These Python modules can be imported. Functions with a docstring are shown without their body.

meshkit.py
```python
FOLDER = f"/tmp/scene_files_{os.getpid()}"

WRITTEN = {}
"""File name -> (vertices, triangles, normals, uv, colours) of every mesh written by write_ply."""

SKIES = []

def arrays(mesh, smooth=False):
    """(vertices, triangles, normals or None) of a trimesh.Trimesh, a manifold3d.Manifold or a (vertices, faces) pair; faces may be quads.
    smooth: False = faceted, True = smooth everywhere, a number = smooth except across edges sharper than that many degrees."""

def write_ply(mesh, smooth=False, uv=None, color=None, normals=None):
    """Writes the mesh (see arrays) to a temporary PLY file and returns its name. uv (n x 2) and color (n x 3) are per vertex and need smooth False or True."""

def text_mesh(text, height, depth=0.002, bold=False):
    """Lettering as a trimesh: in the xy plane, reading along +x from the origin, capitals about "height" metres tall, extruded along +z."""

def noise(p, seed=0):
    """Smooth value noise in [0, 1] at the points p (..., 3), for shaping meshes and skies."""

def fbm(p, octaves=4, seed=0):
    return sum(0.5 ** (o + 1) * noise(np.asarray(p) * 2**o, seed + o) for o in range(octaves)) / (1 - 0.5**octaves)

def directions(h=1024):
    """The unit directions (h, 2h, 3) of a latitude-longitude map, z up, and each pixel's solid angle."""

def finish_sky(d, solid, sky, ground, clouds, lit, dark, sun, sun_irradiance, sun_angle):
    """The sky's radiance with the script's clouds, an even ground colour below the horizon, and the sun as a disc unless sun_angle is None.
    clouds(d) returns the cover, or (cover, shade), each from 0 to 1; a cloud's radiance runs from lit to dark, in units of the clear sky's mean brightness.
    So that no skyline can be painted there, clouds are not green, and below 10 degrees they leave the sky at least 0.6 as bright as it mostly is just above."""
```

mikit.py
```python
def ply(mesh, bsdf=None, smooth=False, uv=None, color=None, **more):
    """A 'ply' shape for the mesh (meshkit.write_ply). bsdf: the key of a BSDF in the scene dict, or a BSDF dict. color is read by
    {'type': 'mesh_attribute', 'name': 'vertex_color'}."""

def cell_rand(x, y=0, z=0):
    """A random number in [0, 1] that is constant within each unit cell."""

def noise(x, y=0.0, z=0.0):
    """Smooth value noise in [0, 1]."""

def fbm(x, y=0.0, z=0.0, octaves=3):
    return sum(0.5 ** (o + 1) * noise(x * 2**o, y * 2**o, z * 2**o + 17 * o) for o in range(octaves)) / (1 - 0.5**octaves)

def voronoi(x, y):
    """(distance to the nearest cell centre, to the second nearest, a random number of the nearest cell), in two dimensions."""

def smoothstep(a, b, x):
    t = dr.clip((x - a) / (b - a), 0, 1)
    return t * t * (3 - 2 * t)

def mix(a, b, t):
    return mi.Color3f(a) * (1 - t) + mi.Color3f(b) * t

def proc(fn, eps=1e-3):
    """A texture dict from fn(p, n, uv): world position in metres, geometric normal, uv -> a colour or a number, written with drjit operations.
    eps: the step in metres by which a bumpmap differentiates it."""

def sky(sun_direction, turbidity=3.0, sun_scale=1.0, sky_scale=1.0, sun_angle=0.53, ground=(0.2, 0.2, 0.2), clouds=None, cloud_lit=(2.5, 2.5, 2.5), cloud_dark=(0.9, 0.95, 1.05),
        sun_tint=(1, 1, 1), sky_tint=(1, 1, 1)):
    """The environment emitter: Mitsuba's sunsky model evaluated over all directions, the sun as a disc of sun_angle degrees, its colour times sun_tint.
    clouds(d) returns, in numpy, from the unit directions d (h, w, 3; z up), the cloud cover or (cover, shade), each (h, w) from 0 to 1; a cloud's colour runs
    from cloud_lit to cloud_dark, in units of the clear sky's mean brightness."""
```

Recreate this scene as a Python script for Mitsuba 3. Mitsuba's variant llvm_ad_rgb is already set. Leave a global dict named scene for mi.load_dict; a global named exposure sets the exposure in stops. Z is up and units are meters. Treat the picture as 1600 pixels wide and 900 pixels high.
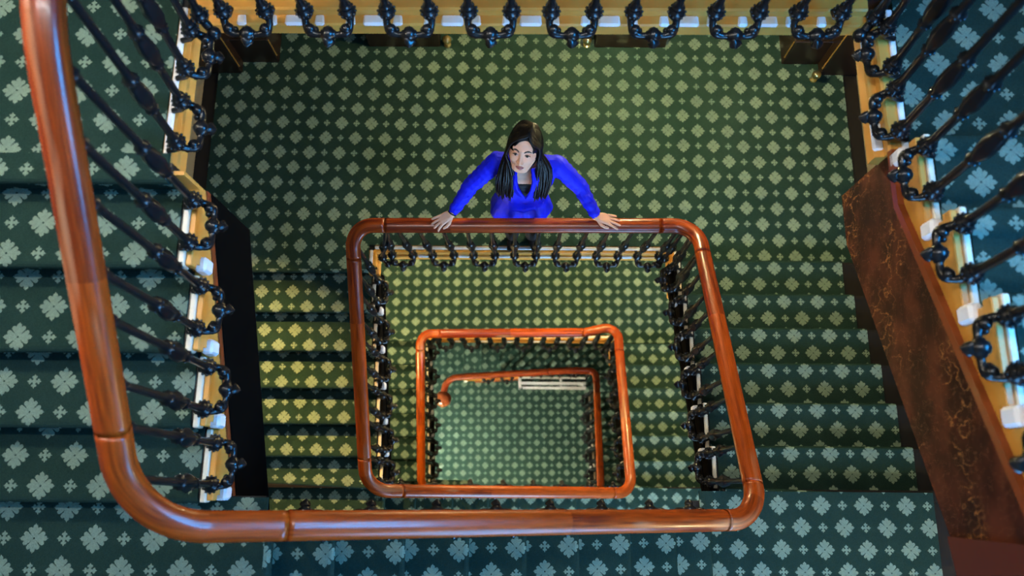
import math
import numpy as np
import trimesh
import drjit as dr
import mitsuba as mi
import shapely.geometry as sg
import shapely.ops as so
import manifold3d as m3
import mikit
from mikit import noise, fbm, smoothstep, mix, cell_rand, ply

T = mi.ScalarTransform4f
rng = np.random.default_rng(7)
scene, labels = {"type": "scene"}, {}

# ------------------------------------------------------------------ camera
EYE = np.array([0.0, 0.0, 5.84])
th, roll, pan = 0.2513, 0.006, -0.007278
R0, F0, U0 = np.array([1.0, 0, 0]), np.array([0, math.sin(th), -math.cos(th)]), np.array([0, math.cos(th), math.sin(th)])
Fw = F0 * math.cos(pan) + R0 * math.sin(pan)
R1 = R0 * math.cos(pan) - F0 * math.sin(pan)
Up = U0 * math.cos(roll) - R1 * math.sin(roll)
scene["camera"] = {"type": "thinlens", "fov": math.degrees(2 * math.atan(800 / 1220)), "fov_axis": "x", "aperture_radius": 0.008, "focus_distance": 4.35,
                   "near_clip": 0.05, "far_clip": 60.0, "to_world": T().look_at(origin=EYE.tolist(), target=(EYE + Fw).tolist(), up=Up.tolist())}
exposure = 1.0

# ------------------------------------------------------------------ lights: the laylight over the well and the globe lamps of the landings
LAYLIGHT = (33.0, 34.0, 35.0)
WINDOWS = [(1.1, 4.3, 9.6), (3.6, 7.5, 12.5), (0.5, 8.0, 22.0)]
ZC, ZB, ZA, ZZ = -6.9, -3.45, 0.0, 3.12
LAMPS = [  # position, radiance, length of the stem, where
    ((0.85, 3.10, 1.60), (275, 232, 116), 1.34, "ceiling over the landing with the woman"),
    ((2.45, -1.1, 2.50), (78, 62, 32), 1.1, "half landing on the right"),
    ((-1.05, 2.65, -0.80), (400, 325, 165), 0.50, "ceiling over the landing below, left"),
    ((1.55, 2.65, -0.80), (340, 268, 110), 0.50, "ceiling over the landing below, right"),
    ((-1.85, 0.6, -2.15), (150, 112, 46), 1.2, "underside of the left flight below"),
    ((-1.75, 0.15, -5.1), (860, 880, 700), 0.4, "underside of the lowest left flight"),
    ((-2.30, 1.45, 5.00), (165, 152, 122), 2.2, "roof above the nearest left flight"),
]
SPOT = ((-2.30, 2.05, 1.95), (-2.02, -0.02, -0.90), (50, 30, 8))  # added, unseen: lights the left treads while their risers stay dark

# ------------------------------------------------------------------ materials
P = 0.245  # carpet repeat


def carpet_col(p, n, uv):
    g = P / 2
    i, j = dr.floor(uv.x / g), dr.floor(uv.y / g)
    x, y = dr.abs(uv.x - (i + 0.5) * g) * 0.96, dr.abs(uv.y - (j + 0.5) * g) * 0.96
    a, b = dr.maximum(x, y), dr.minimum(x, y)
    odd = (i + j) - 2 * dr.floor((i + j) / 2)

    def disc(cx, cy, r):
        return dr.sqrt(dr.square(a - cx) + dr.square(b - cy)) - r

    big = dr.minimum(disc(0.0430, 0.0, 0.0092), dr.minimum(disc(0.0335, 0.0178, 0.0082), disc(0.0235, 0.0150, 0.0086)))
    big = dr.minimum(big, dr.minimum(disc(0.0285, 0.004, 0.0125), disc(0.0105, 0.0062, 0.0085)))
    big = dr.minimum(big, dr.maximum(b * 2.0 + a - 0.0570, 0.040 - a))
    big = dr.maximum(big, 0.0021 * smoothstep(0.009, 0.022, a) - (a - b) * 0.7071)
    big = dr.maximum(big, 0.0030 - dr.sqrt(a * a + b * b))
    small = dr.minimum(dr.maximum(b - 0.0058 + 0.12 * a, a - 0.020), dr.minimum(disc(0.0165, 0.0060, 0.0045), dr.maximum(b * 1.9 + a - 0.0290, 0.016 - a)))
    d = dr.select(odd < 0.5, big, small)
    m = 1 - smoothstep(-0.0009, 0.0012, d)
    wear = fbm(p.x * 2.3, p.y * 2.3, p.z * 2.3 + 5, 3)
    pile = noise(uv.x * 420, uv.y * 420)
    ground = mix((0.0100, 0.0245, 0.0200), (0.0200, 0.0410, 0.0330), wear)
    motif = mix((0.118, 0.170, 0.130), (0.182, 0.240, 0.180), wear)
    return mix(ground, motif, m) * (0.80 + 0.40 * pile)


def wood_col(p, n, uv):
    sec = cell_rand(dr.floor(uv.x / 1.15 + 0.37), 3, 1)
    g = fbm(uv.x * 5 + sec * 31, uv.y * 90, sec * 7, 3)
    g2 = noise(uv.x * 18, uv.y * 420, 2)
    s = fbm(uv.x * 1.7 + 3, uv.y * 14, 9, 3)
    c = mix((0.11, 0.011, 0.0015), (0.33, 0.048, 0.003), smoothstep(0.25, 0.8, g * 0.7 + 0.35 * sec))
    c = c * (0.78 + 0.44 * g2)
    worn = smoothstep(0.66, 0.8, s) * 0.45
    return mix(c, (0.44, 0.25, 0.13), worn)


def marble_col(p, n, uv):
    q = [p.x * 9, p.y * 9, p.z * 9]
    w = fbm(q[0], q[1], q[2], 4)
    v1 = dr.abs(fbm(q[0] * 1.3 + w * 2.5, q[1] * 2.4, q[2] * 1.3 + w, 4) - 0.5)
    v2 = dr.abs(fbm(q[0] * 2.9 + 9, q[1] * 4.7 + w * 4, q[2] * 2.9, 3) - 0.5)
    base = mix((0.018, 0.0042, 0.0018), (0.085, 0.017, 0.0060), smoothstep(0.3, 0.75, w))
    c = mix(base, (0.42, 0.16, 0.040), (1 - smoothstep(0.0, 0.016, v1)) * smoothstep(0.5, 0.72, noise(q[0] * 0.7, q[1] * 0.7, q[2] * 0.7)))
    return mix(c, (0.26, 0.10, 0.03), (1 - smoothstep(0.0, 0.014, v2)) * 0.45)


def ochre_col(p, n, uv):
    w = fbm(p.x * 3.1, p.y * 3.1, p.z * 9, 3)
    return mix((0.54, 0.225, 0.030), (0.66, 0.310, 0.060), w)


def prin(col, rough, **k):
    c = {"type": "rgb", "value": list(col)} if isinstance(col, tuple) else mikit.proc(col)
    return {"type": "twosided", "bsdf": {"type": "principled", "base_color": c, "roughness": rough, **k}}


scene["carpet_mat"] = {"type": "twosided", "bsdf": {"type": "diffuse", "reflectance": mikit.proc(carpet_col)}}
scene["wood_mat"] = prin(wood_col, 0.30, specular=0.25, clearcoat=0.65, clearcoat_gloss=0.96)
scene["iron_mat"] = prin((0.0035, 0.0038, 0.005), 0.24, specular=0.25, clearcoat=0.7, clearcoat_gloss=0.97)
scene["ochre_mat"] = prin(ochre_col, 0.42, specular=0.4)
scene["white_mat"] = prin((0.80, 0.77, 0.76), 0.35, specular=0.4)
scene["cream_mat"] = prin((0.74, 0.64, 0.47), 0.4, specular=0.4)
scene["marble_mat"] = prin(marble_col, 0.55, specular=0.15)
scene["moulding_mat"] = prin((0.20, 0.042, 0.012), 0.25, specular=0.5)
scene["panel_mat"] = prin((0.085, 0.017, 0.008), 0.5, specular=0.2)
scene["dark_mat"] = prin((0.010, 0.009, 0.009), 0.4, specular=0.3)
scene["wall_mat"] = prin((0.20, 0.15, 0.085), 0.8)
scene["dark_shade_mat"] = prin((0.004, 0.0035, 0.003), 0.9, specular=0.0)  # near-black of the dark strings; on marble aprons, shade put into the colour
scene["soffit_mat"] = prin((0.22, 0.17, 0.10), 0.8)
scene["cabinet_mat"] = prin((0.014, 0.0075, 0.005), 0.3, specular=0.5)
scene["gilt_mat"] = prin((0.62, 0.33, 0.08), 0.3, metallic=0.8)
scene["brass_mat"] = prin((0.85, 0.66, 0.28), 0.22, metallic=1.0)

counts = {}


def numbered(name):
    k = counts.get(name, 0)
    counts[name] = k + 1
    return name if k == 0 else f"{name}_{k:03d}"


def tag(key, label=None, cat=None, group=None, kind=None):
    d = {}
    for a, b in (("label", label), ("category", cat), ("group", group), ("kind", kind)):
        if b:
            d[a] = b
    labels[key] = d
    return key


def put(key, mesh, mat, smooth=False, uv=None, **more):
    scene[key] = mesh if isinstance(mesh, dict) else ply(mesh, mat, smooth=smooth, uv=uv, **more)
    return key


def part(parent, name, mesh, mat, smooth=False, uv=None):
    return put(numbered(f"{parent}__{name}"), mesh, mat, smooth, uv)


def box(x0, x1, y0, y1, z0, z1):
    return trimesh.creation.box(bounds=[[min(x0, x1), min(y0, y1), min(z0, z1)], [max(x0, x1), max(y0, y1), max(z0, z1)]])


def rbox(x0, x1, y0, y1, z0, z1, c=0.006):
    """A box with chamfered edges."""
    lo, hi = np.minimum([x0, y0, z0], [x1, y1, z1]), np.maximum([x0, y0, z0], [x1, y1, z1])
    c = min(c, *(0.45 * (hi - lo)))
    pts = []
    for s in np.ndindex(2, 2, 2):
        q = np.where(s, hi, lo)
        inn = np.where(s, -c, c)
        for k in range(3):
            w = q + inn
            w[k] = q[k]
            pts.append(w)
    return trimesh.PointCloud(np.array(pts)).convex_hull


def cat(ms):
    return trimesh.util.concatenate([m for m in ms])


def prism(poly, lo, hi, frame):
    """Extrude a polygon of (s, z) points sideways from lo to hi; frame maps (s, o, z) to the world."""
    if not isinstance(poly, (sg.Polygon, sg.MultiPolygon)):
        poly = sg.Polygon(poly)
    m = cat([trimesh.creation.extrude_polygon(g, hi - lo, engine="earcut") for g in getattr(poly, "geoms", [poly])])
    v = m.vertices
    m = trimesh.Trimesh(frame(v[:, 0], v[:, 2] + lo, v[:, 1]), m.faces, process=False)
    if m.volume < 0:
        m.invert()
    return m


def plate(poly, z0, z1):
    return cat([(lambda m: m.apply_translation([0, 0, z0]))(trimesh.creation.extrude_polygon(g, z1 - z0, engine="earcut")) for g in getattr(poly, "geoms", [poly])])


def lathe(prof, n=16, flute=0.0, k=4, lo=0, hi=0):
    """Profile of (radius, z); a fluted band between z = lo and hi."""
    prof = np.array(prof, float)
    a = np.arange(n) * 2 * math.pi / n
    rr = prof[:, 0][:, None] * (1 + flute * np.cos(k * a)[None] * ((prof[:, 1] > lo) & (prof[:, 1] < hi))[:, None])
    v = np.stack([rr * np.cos(a), rr * np.sin(a), np.broadcast_to(prof[:, 1][:, None], rr.shape)], -1).reshape(-1, 3)
    f = []
    for i in range(len(prof) - 1):
        for j in range(n):
            p, q = i * n + j, i * n + (j + 1) % n
            f += [[p, q, q + n], [p, q + n, p + n]]
    v = np.vstack([v, [[0, 0, prof[0, 1]], [0, 0, prof[-1, 1]]]])
    b, t = len(v) - 2, len(v) - 1
    m = (len(prof) - 1) * n
    for j in range(n):
        f += [[b, (j + 1) % n, j], [t, m + j, m + (j + 1) % n]]
    return trimesh.Trimesh(v, f, process=False)


def tube(path, r, n=10):
    path = np.array(path, float)
    r = np.broadcast_to(r, len(path))
    tan = np.gradient(path, axis=0)
    tan /= np.linalg.norm(tan, axis=1, keepdims=True)
    ref = np.array([0, 0, 1.0]) if abs(tan[:, 2]).max() < 0.9 else np.array([0.3, 0.9, 0.1])
    s = np.cross(tan, ref)
    s /= np.linalg.norm(s, axis=1, keepdims=True)
    u = np.cross(s, tan)
    a = np.arange(n) * 2 * math.pi / n
    v = (path[:, None] + r[:, None, None] * (np.cos(a)[None, :, None] * s[:, None] + np.sin(a)[None, :, None] * u[:, None])).reshape(-1, 3)
    f = []
    for i in range(len(path) - 1):
        for j in range(n):
            p, q = i * n + j, i * n + (j + 1) % n
            f += [[p, p + n, q + n], [p, q + n, q]]
    v = np.vstack([v, path[[0, -1]]])
    b, t, m = len(v) - 2, len(v) - 1, (len(path) - 1) * n
    for j in range(n):
        f += [[b, j, (j + 1) % n], [t, m + (j + 1) % n, m + j]]
    mesh = trimesh.Trimesh(v, f, process=False)
    if mesh.volume < 0:
        mesh.invert()
    return mesh


def ball(c, r, sub=2):
    m = trimesh.creation.icosphere(sub, radius=1.0)
    m.apply_scale(r)
    m.apply_translation(c)
    return m


# ------------------------------------------------------------------ room shell
WX0, WX1, WY0, WY1 = -2.62, 2.80, -2.05, 3.85
for name, b in (("wall_west", (WX0 - 0.2, WX0, WY0 - 0.2, WY1 + 0.2)), ("wall_east", (WX1, WX1 + 0.2, WY0 - 0.2, WY1 + 0.2)),
                ("wall_south", (WX0, WX1, WY0 - 0.2, WY0)), ("wall_north", (WX0, WX1, WY1, WY1 + 0.2))):
    put(name, box(*b, ZC - 0.1, 7.5), "wall_mat")
    tag(name, kind="structure")
roof = sg.box(WX0 - 0.2, WY0 - 0.2, WX1 + 0.2, WY1 + 0.2).difference(sg.box(-2.4, 0.4, 2.0, 1.3))
put("ceiling", plate(roof, 7.2, 7.5), "soffit_mat")
tag("ceiling", kind="structure")
PANES = [sg.box(x, 0.77, x + 0.56, 0.94) for x in np.arange(-2.2, 1.6, 0.66)]
put("window_1__laylight_frame", plate(sg.box(-2.4, 0.4, 2.0, 1.3).difference(so.unary_union(PANES)), 7.28, 7.36), "cream_mat")
for g in PANES:
    x, y, x1, y1 = g.bounds
    lay = trimesh.Trimesh([[x, y, 7.35], [x1, y, 7.35], [x1, y1, 7.35], [x, y1, 7.35]], [[0, 2, 1], [0, 3, 2]], process=False)
    scene[numbered("window_1__pane")] = ply(lay, {"type": "diffuse", "reflectance": {"type": "rgb", "value": 0.3}}, emitter={"type": "area", "radiance": {"type": "rgb", "value": list(LAYLIGHT)}})
tag("window_1", "laylight of the roof above the stairwell", kind="structure")
for k, (side, x0, x1, z0, z1) in enumerate((("S", 0.5, 2.5, 2.1, 3.7), ("S", 0.5, 2.5, -1.4, 0.3), ("E", -1.1, 1.0, 4.9, 6.4))):  # the east one is added, unseen, to tint the nearest right flight blue
    key = f"window_{k + 2}"
    fr_ = [rbox(x0 - 0.06, x0, 0, 0.06, z0 - 0.06, z1 + 0.06), rbox(x1, x1 + 0.06, 0, 0.06, z0 - 0.06, z1 + 0.06), rbox(x0, x1, 0, 0.06, z0 - 0.06, z0), rbox(x0, x1, 0, 0.06, z1, z1 + 0.06), rbox((x0 + x1) / 2 - 0.02, (x0 + x1) / 2 + 0.02, 0, 0.05, z0, z1)]
    pane = trimesh.Trimesh([[x0, 0.02, z0], [x1, 0.02, z0], [x1, 0.02, z1], [x0, 0.02, z1]], [[0, 2, 1], [0, 3, 2]], process=False)
    fr_ = cat(fr_)
    M = np.eye(4)
    M[:3, :3] = np.eye(3) if side == "S" else [[0, -1, 0], [1, 0, 0], [0, 0, 1]]
    M[:3, 3] = (0, WY0, 0) if side == "S" else (WX1, 0, 0)
    pane.apply_transform(M)
    fr_.apply_transform(M)
    if np.dot(pane.face_normals[0], M[:3, :3] @ [0, 1, 0]) < 0:
        pane.invert()
    scene[key + "__pane"] = ply(pane, {"type": "diffuse", "reflectance": {"type": "rgb", "value": 0.3}}, emitter={"type": "area", "radiance": {"type": "rgb", "value": list(WINDOWS[k])}})
    put(key + "__window_frame", fr_, "cream_mat")
    tag(key, "unseen window of the stairwell", kind="structure")
put("floor", box(WX0, WX1, WY0, WY1, ZC - 0.1, ZC - 0.012), "dark_mat")
tag("floor", kind="structure")


def flat_carpet(poly, z, turn=0.0, off=(0, 0), pitch=(0.245, 0.245)):
    """(mesh, uv) of a carpet lying at z."""
    m = plate(poly, z - 0.010, z + 0.006)
    c, s = math.cos(turn), math.sin(turn)
    uv = np.stack([m.vertices[:, 0] * c + m.vertices[:, 1] * s + off[0], -m.vertices[:, 0] * s + m.vertices[:, 1] * c + off[1]], -1) * (P / np.array(pitch))
    return m, uv


m, uv = flat_carpet(sg.box(WX0 + 0.1, WY0 + 0.1, WX1 - 0.1, WY1 - 0.1), ZC, 0.0099, (0.0836, 0.1723), (0.2352, 0.2352))
part("floor", "carpet", m, "carpet_mat", uv=uv)

# ------------------------------------------------------------------ lamps under the landings
for k, (pos, rad, stem, where) in enumerate(LAMPS):
    t = numbered("globe_lamp")
    g = numbered(t + "__globe")
    scene[g] = ply(ball(pos, 0.11, 3), {"type": "diffuse", "reflectance": {"type": "rgb", "value": 0.6}}, smooth=True, emitter={"type": "area", "radiance": {"type": "rgb", "value": list(rad)}})
    part(t, "stem", lathe([(0.05, 0.10), (0.05, 0.13), (0.012, 0.14), (0.012, stem - 0.04), (0.045, stem - 0.03), (0.05, stem)], 16).apply_translation(pos), "brass_mat", 30)
    tag(t, f"white glass globe lamp at the {where}", "lamp")

a_, b_, c_ = SPOT
ax = (np.array(b_) - a_) / np.linalg.norm(np.array(b_) - a_)
t = "added_spotlight"
tag(t, "added unseen brass spotlight aimed down the left flight", "lamp")
sm = lathe([(0.012, -0.10), (0.03, -0.095), (0.042, -0.06), (0.05, 0.0), (0.046, 0.0), (0.038, -0.055), (0.004, -0.06)], 20)
sm.apply_transform(trimesh.geometry.align_vectors([0, 0, 1], ax)).apply_translation(np.array(a_))
part(t, "shade", sm, "brass_mat", 30)
part(t, "arm", tube([np.array(a_) - ax * 0.09, np.array(a_) - ax * 0.09 + [-0.15, 0, 0.03], [WX0 + 0.001, a_[1], a_[2] + 0.1]], 0.011, 10), "brass_mat", 30)
scene["added_spot_bulb"] = {"type": "spot", "to_world": T().look_at(origin=(np.array(a_) - ax * 0.02).tolist(), target=list(b_), up=[1, 0, 0]), "intensity": {"type": "rgb", "value": list(c_)}, "cutoff_angle": 27.0, "beam_width": 9.0}

# ------------------------------------------------------------------ flights of stairs
RISE = 0.15


def frame(a, l):
    a, l = np.array(a, float), np.array(l, float)

    def f(s, o, z):
        s, o, z = np.broadcast_arrays(np.asarray(s, float), np.asarray(o, float), np.asarray(z, float))
        return np.stack([s * a[0] + o * l[0], s * a[1] + o * l[1], z], -1)
    return f


def step_carpet(fr, s0, s1, z, o0, o1, skew, v0, flip):
    """The carpet of one step: up the riser, round the nosing, along the tread. Returns (mesh, uv)."""
    prof = [(s0 + 0.030, z - RISE - 0.004), (s0 + 0.030, z - 0.045)]
    for k in range(7):
        a = math.radians(-75 + k * 165 / 6)
        prof.append((s0 + 0.022 - 0.022 * math.cos(a) * 1.0, z - 0.018 + 0.022 * math.sin(a)))
    prof += [(s0 + 0.06, z + 0.004), (s1 + 0.035, z + 0.004)]
    prof = np.array(prof)
    arc = np.concatenate([[0], np.cumsum(np.linalg.norm(np.diff(prof, axis=0), axis=1))])
    v, uv = [], []
    for o in (o0, o1):
        dy = skew * (o - o0) / (o1 - o0)
        w = np.clip((s1 - prof[:, 0]) / max(s1 - s0, 1e-6), 0, 1)
        for dz in (0, -0.012):
            top = fr(prof[:, 0] + dy * w + (0.0 if dz == 0 else 0.008), o, prof[:, 1] + dz)
            v.append(top)
            uv.append(np.stack([np.full(len(prof), o + flip), v0 + arc], -1))
    n = len(prof)
    v, uv = np.vstack(v), np.vstack(uv)
    f = []
    for k in range(n - 1):
        a, a2, b, b2 = k, n + k, 2 * n + k, 3 * n + k
        f += [[a, a + 1, b + 1], [a, b + 1, b], [a, a2, a2 + 1], [a, a2 + 1, a + 1], [b, b2 + 1, b2], [b, b + 1, b2 + 1]]
    return trimesh.Trimesh(v, f, process=False), uv


def flight(name, label, a, l, nos, z0, o_strip, o_wall, c_in, c_out, skew=None, tex=0.0, apron=0.45, ends=(0.3, 0.1), detail=True, flip=1, last=0.08, apron_mat="marble_mat", string_mat="ochre_mat"):
    """nos: where the nosings lie along the rising direction a; the last one is the edge of the landing above. o runs along l, towards the well."""
    fr = frame(a, l)
    key = numbered("stair_flight")
    tag(key, label, "staircase")
    n, v0, xo = len(nos), 0.076, tex
    pitch = (n - 1) * RISE / (nos[-1] - nos[0])
    for i in range(n):
        s0, s1, z = nos[i], (nos[i + 1] if i + 1 < n else nos[i] + last), z0 + (i + 1) * RISE
        st, e = numbered(key + "__step"), (0.03 if i + 1 < n else 0.0)
        m = prism([(s0 + 0.034, z - RISE - 0.02), (s0 + 0.034, z - 0.04), (s0 + 0.014, z - 0.034), (s0 + 0.014, z - 0.008), (s0 + 0.034, z - 0.004), (s1 + e, z - 0.004), (s1 + e, z - RISE - 0.02)], o_wall, o_strip - 0.02, fr)
        put(st, m, "dark_mat")
        sk = (skew or {}).get(i, 0.0)
        m, uv = step_carpet(fr, s0, s1, z, c_in, c_out, sk, v0, xo)
        part(st, "carpet", m, "carpet_mat", uv=uv)
        v0 += 0.004
        if detail and i + 1 < n:
            part(st, "tread_end", rb(fr, s0 + 0.005, s1 + 0.01, o_strip - 0.02, o_strip + 0.004, z - 0.05, z + 0.006), "cream_mat")
            part(st, "tread_edge", rb(fr, s0 + 0.012, s1 + 0.01, o_strip + 0.004, o_strip + 0.03, z - 0.055, z - 0.006), string_mat)
            part(st, "bracket", rb(fr, s0 + 0.012, s0 + 0.072, o_strip + 0.004, o_strip + 0.052, z - 0.165, z - 0.085, 0.01), "white_mat")
    s_lo, s_hi = nos[0] - ends[0], nos[-1] + ends[1]
    flat = ends[2] if len(ends) > 2 else -9
    zz = lambda s, d: z0 + RISE + np.clip(s - nos[0], flat, nos[-1] - nos[0] + 0.1) * pitch - d
    saw = [(s_lo, float(zz(s_lo, 0.24)))]
    saw += [(s_lo, z0 - 0.02), (nos[0] + 0.034, z0 - 0.02)]
    for i in range(n):
        z = z0 + (i + 1) * RISE
        saw += [(nos[i] + 0.034, z - 0.01), ((nos[i + 1] if i + 1 < n else s_hi - 0.034) + 0.034, z - 0.01)]
    low = [(s, float(zz(s, 0.24))) for s in (s_hi, nos[-1], nos[0] + max(flat, 0))]
    poly = sg.Polygon(saw + low).buffer(0)
    part(key, "string", prism(poly, o_strip - 0.03, o_strip + 0.028, fr), string_mat)
    ss = [s_lo, nos[0] + flat, nos[-1] + 0.1, s_hi]
    ss = sorted({s for s in ss if s_lo <= s <= s_hi})
    up, dn = [(s, float(zz(s, 0.238))) for s in ss], [(s, float(zz(s, 0.272))) for s in ss]
    part(key, "moulding", prism(up + dn[::-1], o_strip - 0.03, o_strip + (0.052 if apron_mat == "marble_mat" else 0.036), fr), "moulding_mat" if string_mat == "ochre_mat" else "dark_shade_mat")
    if apron:
        up, dn = [(s, float(zz(s, 0.272))) for s in ss], [(s, float(zz(s, 0.272 + apron))) for s in ss]
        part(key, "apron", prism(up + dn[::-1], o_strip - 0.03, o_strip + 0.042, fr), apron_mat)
    sa, sb = nos[0] + 0.05, nos[-1] + 0.05
    part(key, "soffit", prism([(sa, float(zz(sa, 0.22 + RISE))), (sb, float(zz(sb, 0.22 + RISE))), (sb, float(zz(sb, 0.32 + RISE))), (sa, float(zz(sa, 0.32 + RISE)))], o_wall, o_strip - 0.03, fr), "soffit_mat")
    return key


def rb(fr, s0, s1, o0, o1, z0, z1, c=0.004):
    m = rbox(s0, s1, o0, o1, z0, z1, c)
    v = fr(m.vertices[:, 0], m.vertices[:, 1], m.vertices[:, 2])
    m = trimesh.Trimesh(v, m.faces, process=False)
    if m.volume < 0:
        m.invert()
    return m


EAST, SOUTH, WEST, NORTH = ((0, -1), (-1, 0)), ((-1, 0), (0, 1)), ((0, 1), (1, 0)), ((1, 0), (0, -1))
neg = lambda *v: [-x for x in v]

# the storey from the woman's landing up to the top one
WE_, WW_, WS_ = -2.798, -2.618, -2.048
nE = neg(1.691, 1.392, 1.109, 0.836, 0.553, 0.269, 0.02)
nS = neg(1.107, 0.881, 0.607, 0.322, 0.051, -0.224, -0.507, -0.795, -1.032)
nW = [-0.07, 0.22, 0.50, 0.80, 1.085]
flight("E1", "right-hand carpeted stair flight rising from the woman's landing", *EAST, nE, ZA, -1.21, WE_, -1.24, -2.45, {6: 0.04}, 0.038, apron=0.06, apron_mat="dark_shade_mat", string_mat="dark_shade_mat", ends=(0.0, 0.05, 0.2))
flight("S1", "blue carpeted stair flight under the long front handrail, cut by the lower picture edge", *SOUTH, nS, 1.05, -0.19, WS_, -0.21, -1.72, None, 0.1, ends=(0.05, 0.05), detail=False, apron_mat="dark_shade_mat")
flight("W1", "nearest left-hand carpeted stair flight climbing to the top landing", *WEST, nW, 2.40, -1.27, WW_, -1.30, -2.4, None, 0.050, ends=(0.05, 0.05), apron_mat="dark_shade_mat")  # apron coloured near-black for the shade on its marble
# the storey below
nWl = [0.0, 0.248, 0.503, 0.777, 1.044 + 0.01, 1.335, 1.617]
nWl = [-0.02, 0.238, 0.493, 0.767, 1.044, 1.329, 1.617]
nEl = neg(1.681, 1.401, 1.117, 0.845, 0.568, 0.30, 0.04)
nSl = neg(1.06, 0.80, 0.52, 0.24, -0.04, -0.315, -0.563, -0.874, -1.10)[::1]
nSl = neg(1.10, 0.86, 0.59, 0.31, 0.03, -0.25, -0.563, -0.874, -1.12)
flight("W2", "left-hand carpeted stair flight running down from the woman's landing", *WEST, nWl, -1.05, -1.13, WW_, -1.16, -2.27, {0: 0.05}, 0.007, apron=0.06, apron_mat="dark_shade_mat", string_mat="dark_shade_mat", ends=(0.05, 0.05))
flight("S2", "carpeted stair flight of the storey below, seen in the gap behind the front handrail", *SOUTH, nSl, -2.40, -0.07, WS_, -0.085, -1.72, None, 0.03, ends=(0.05, 0.05), detail=False, apron_mat="dark_shade_mat")
flight("E2", "right-hand carpeted stair flight one storey down, between the two rails", *EAST, nEl, ZB, -1.16, WE_, -1.19, -2.4, {6: 0.08}, 0.07, apron=0.06, apron_mat="dark_shade_mat", string_mat="dark_shade_mat", ends=(0.0, 0.05, 0.2))
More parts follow.
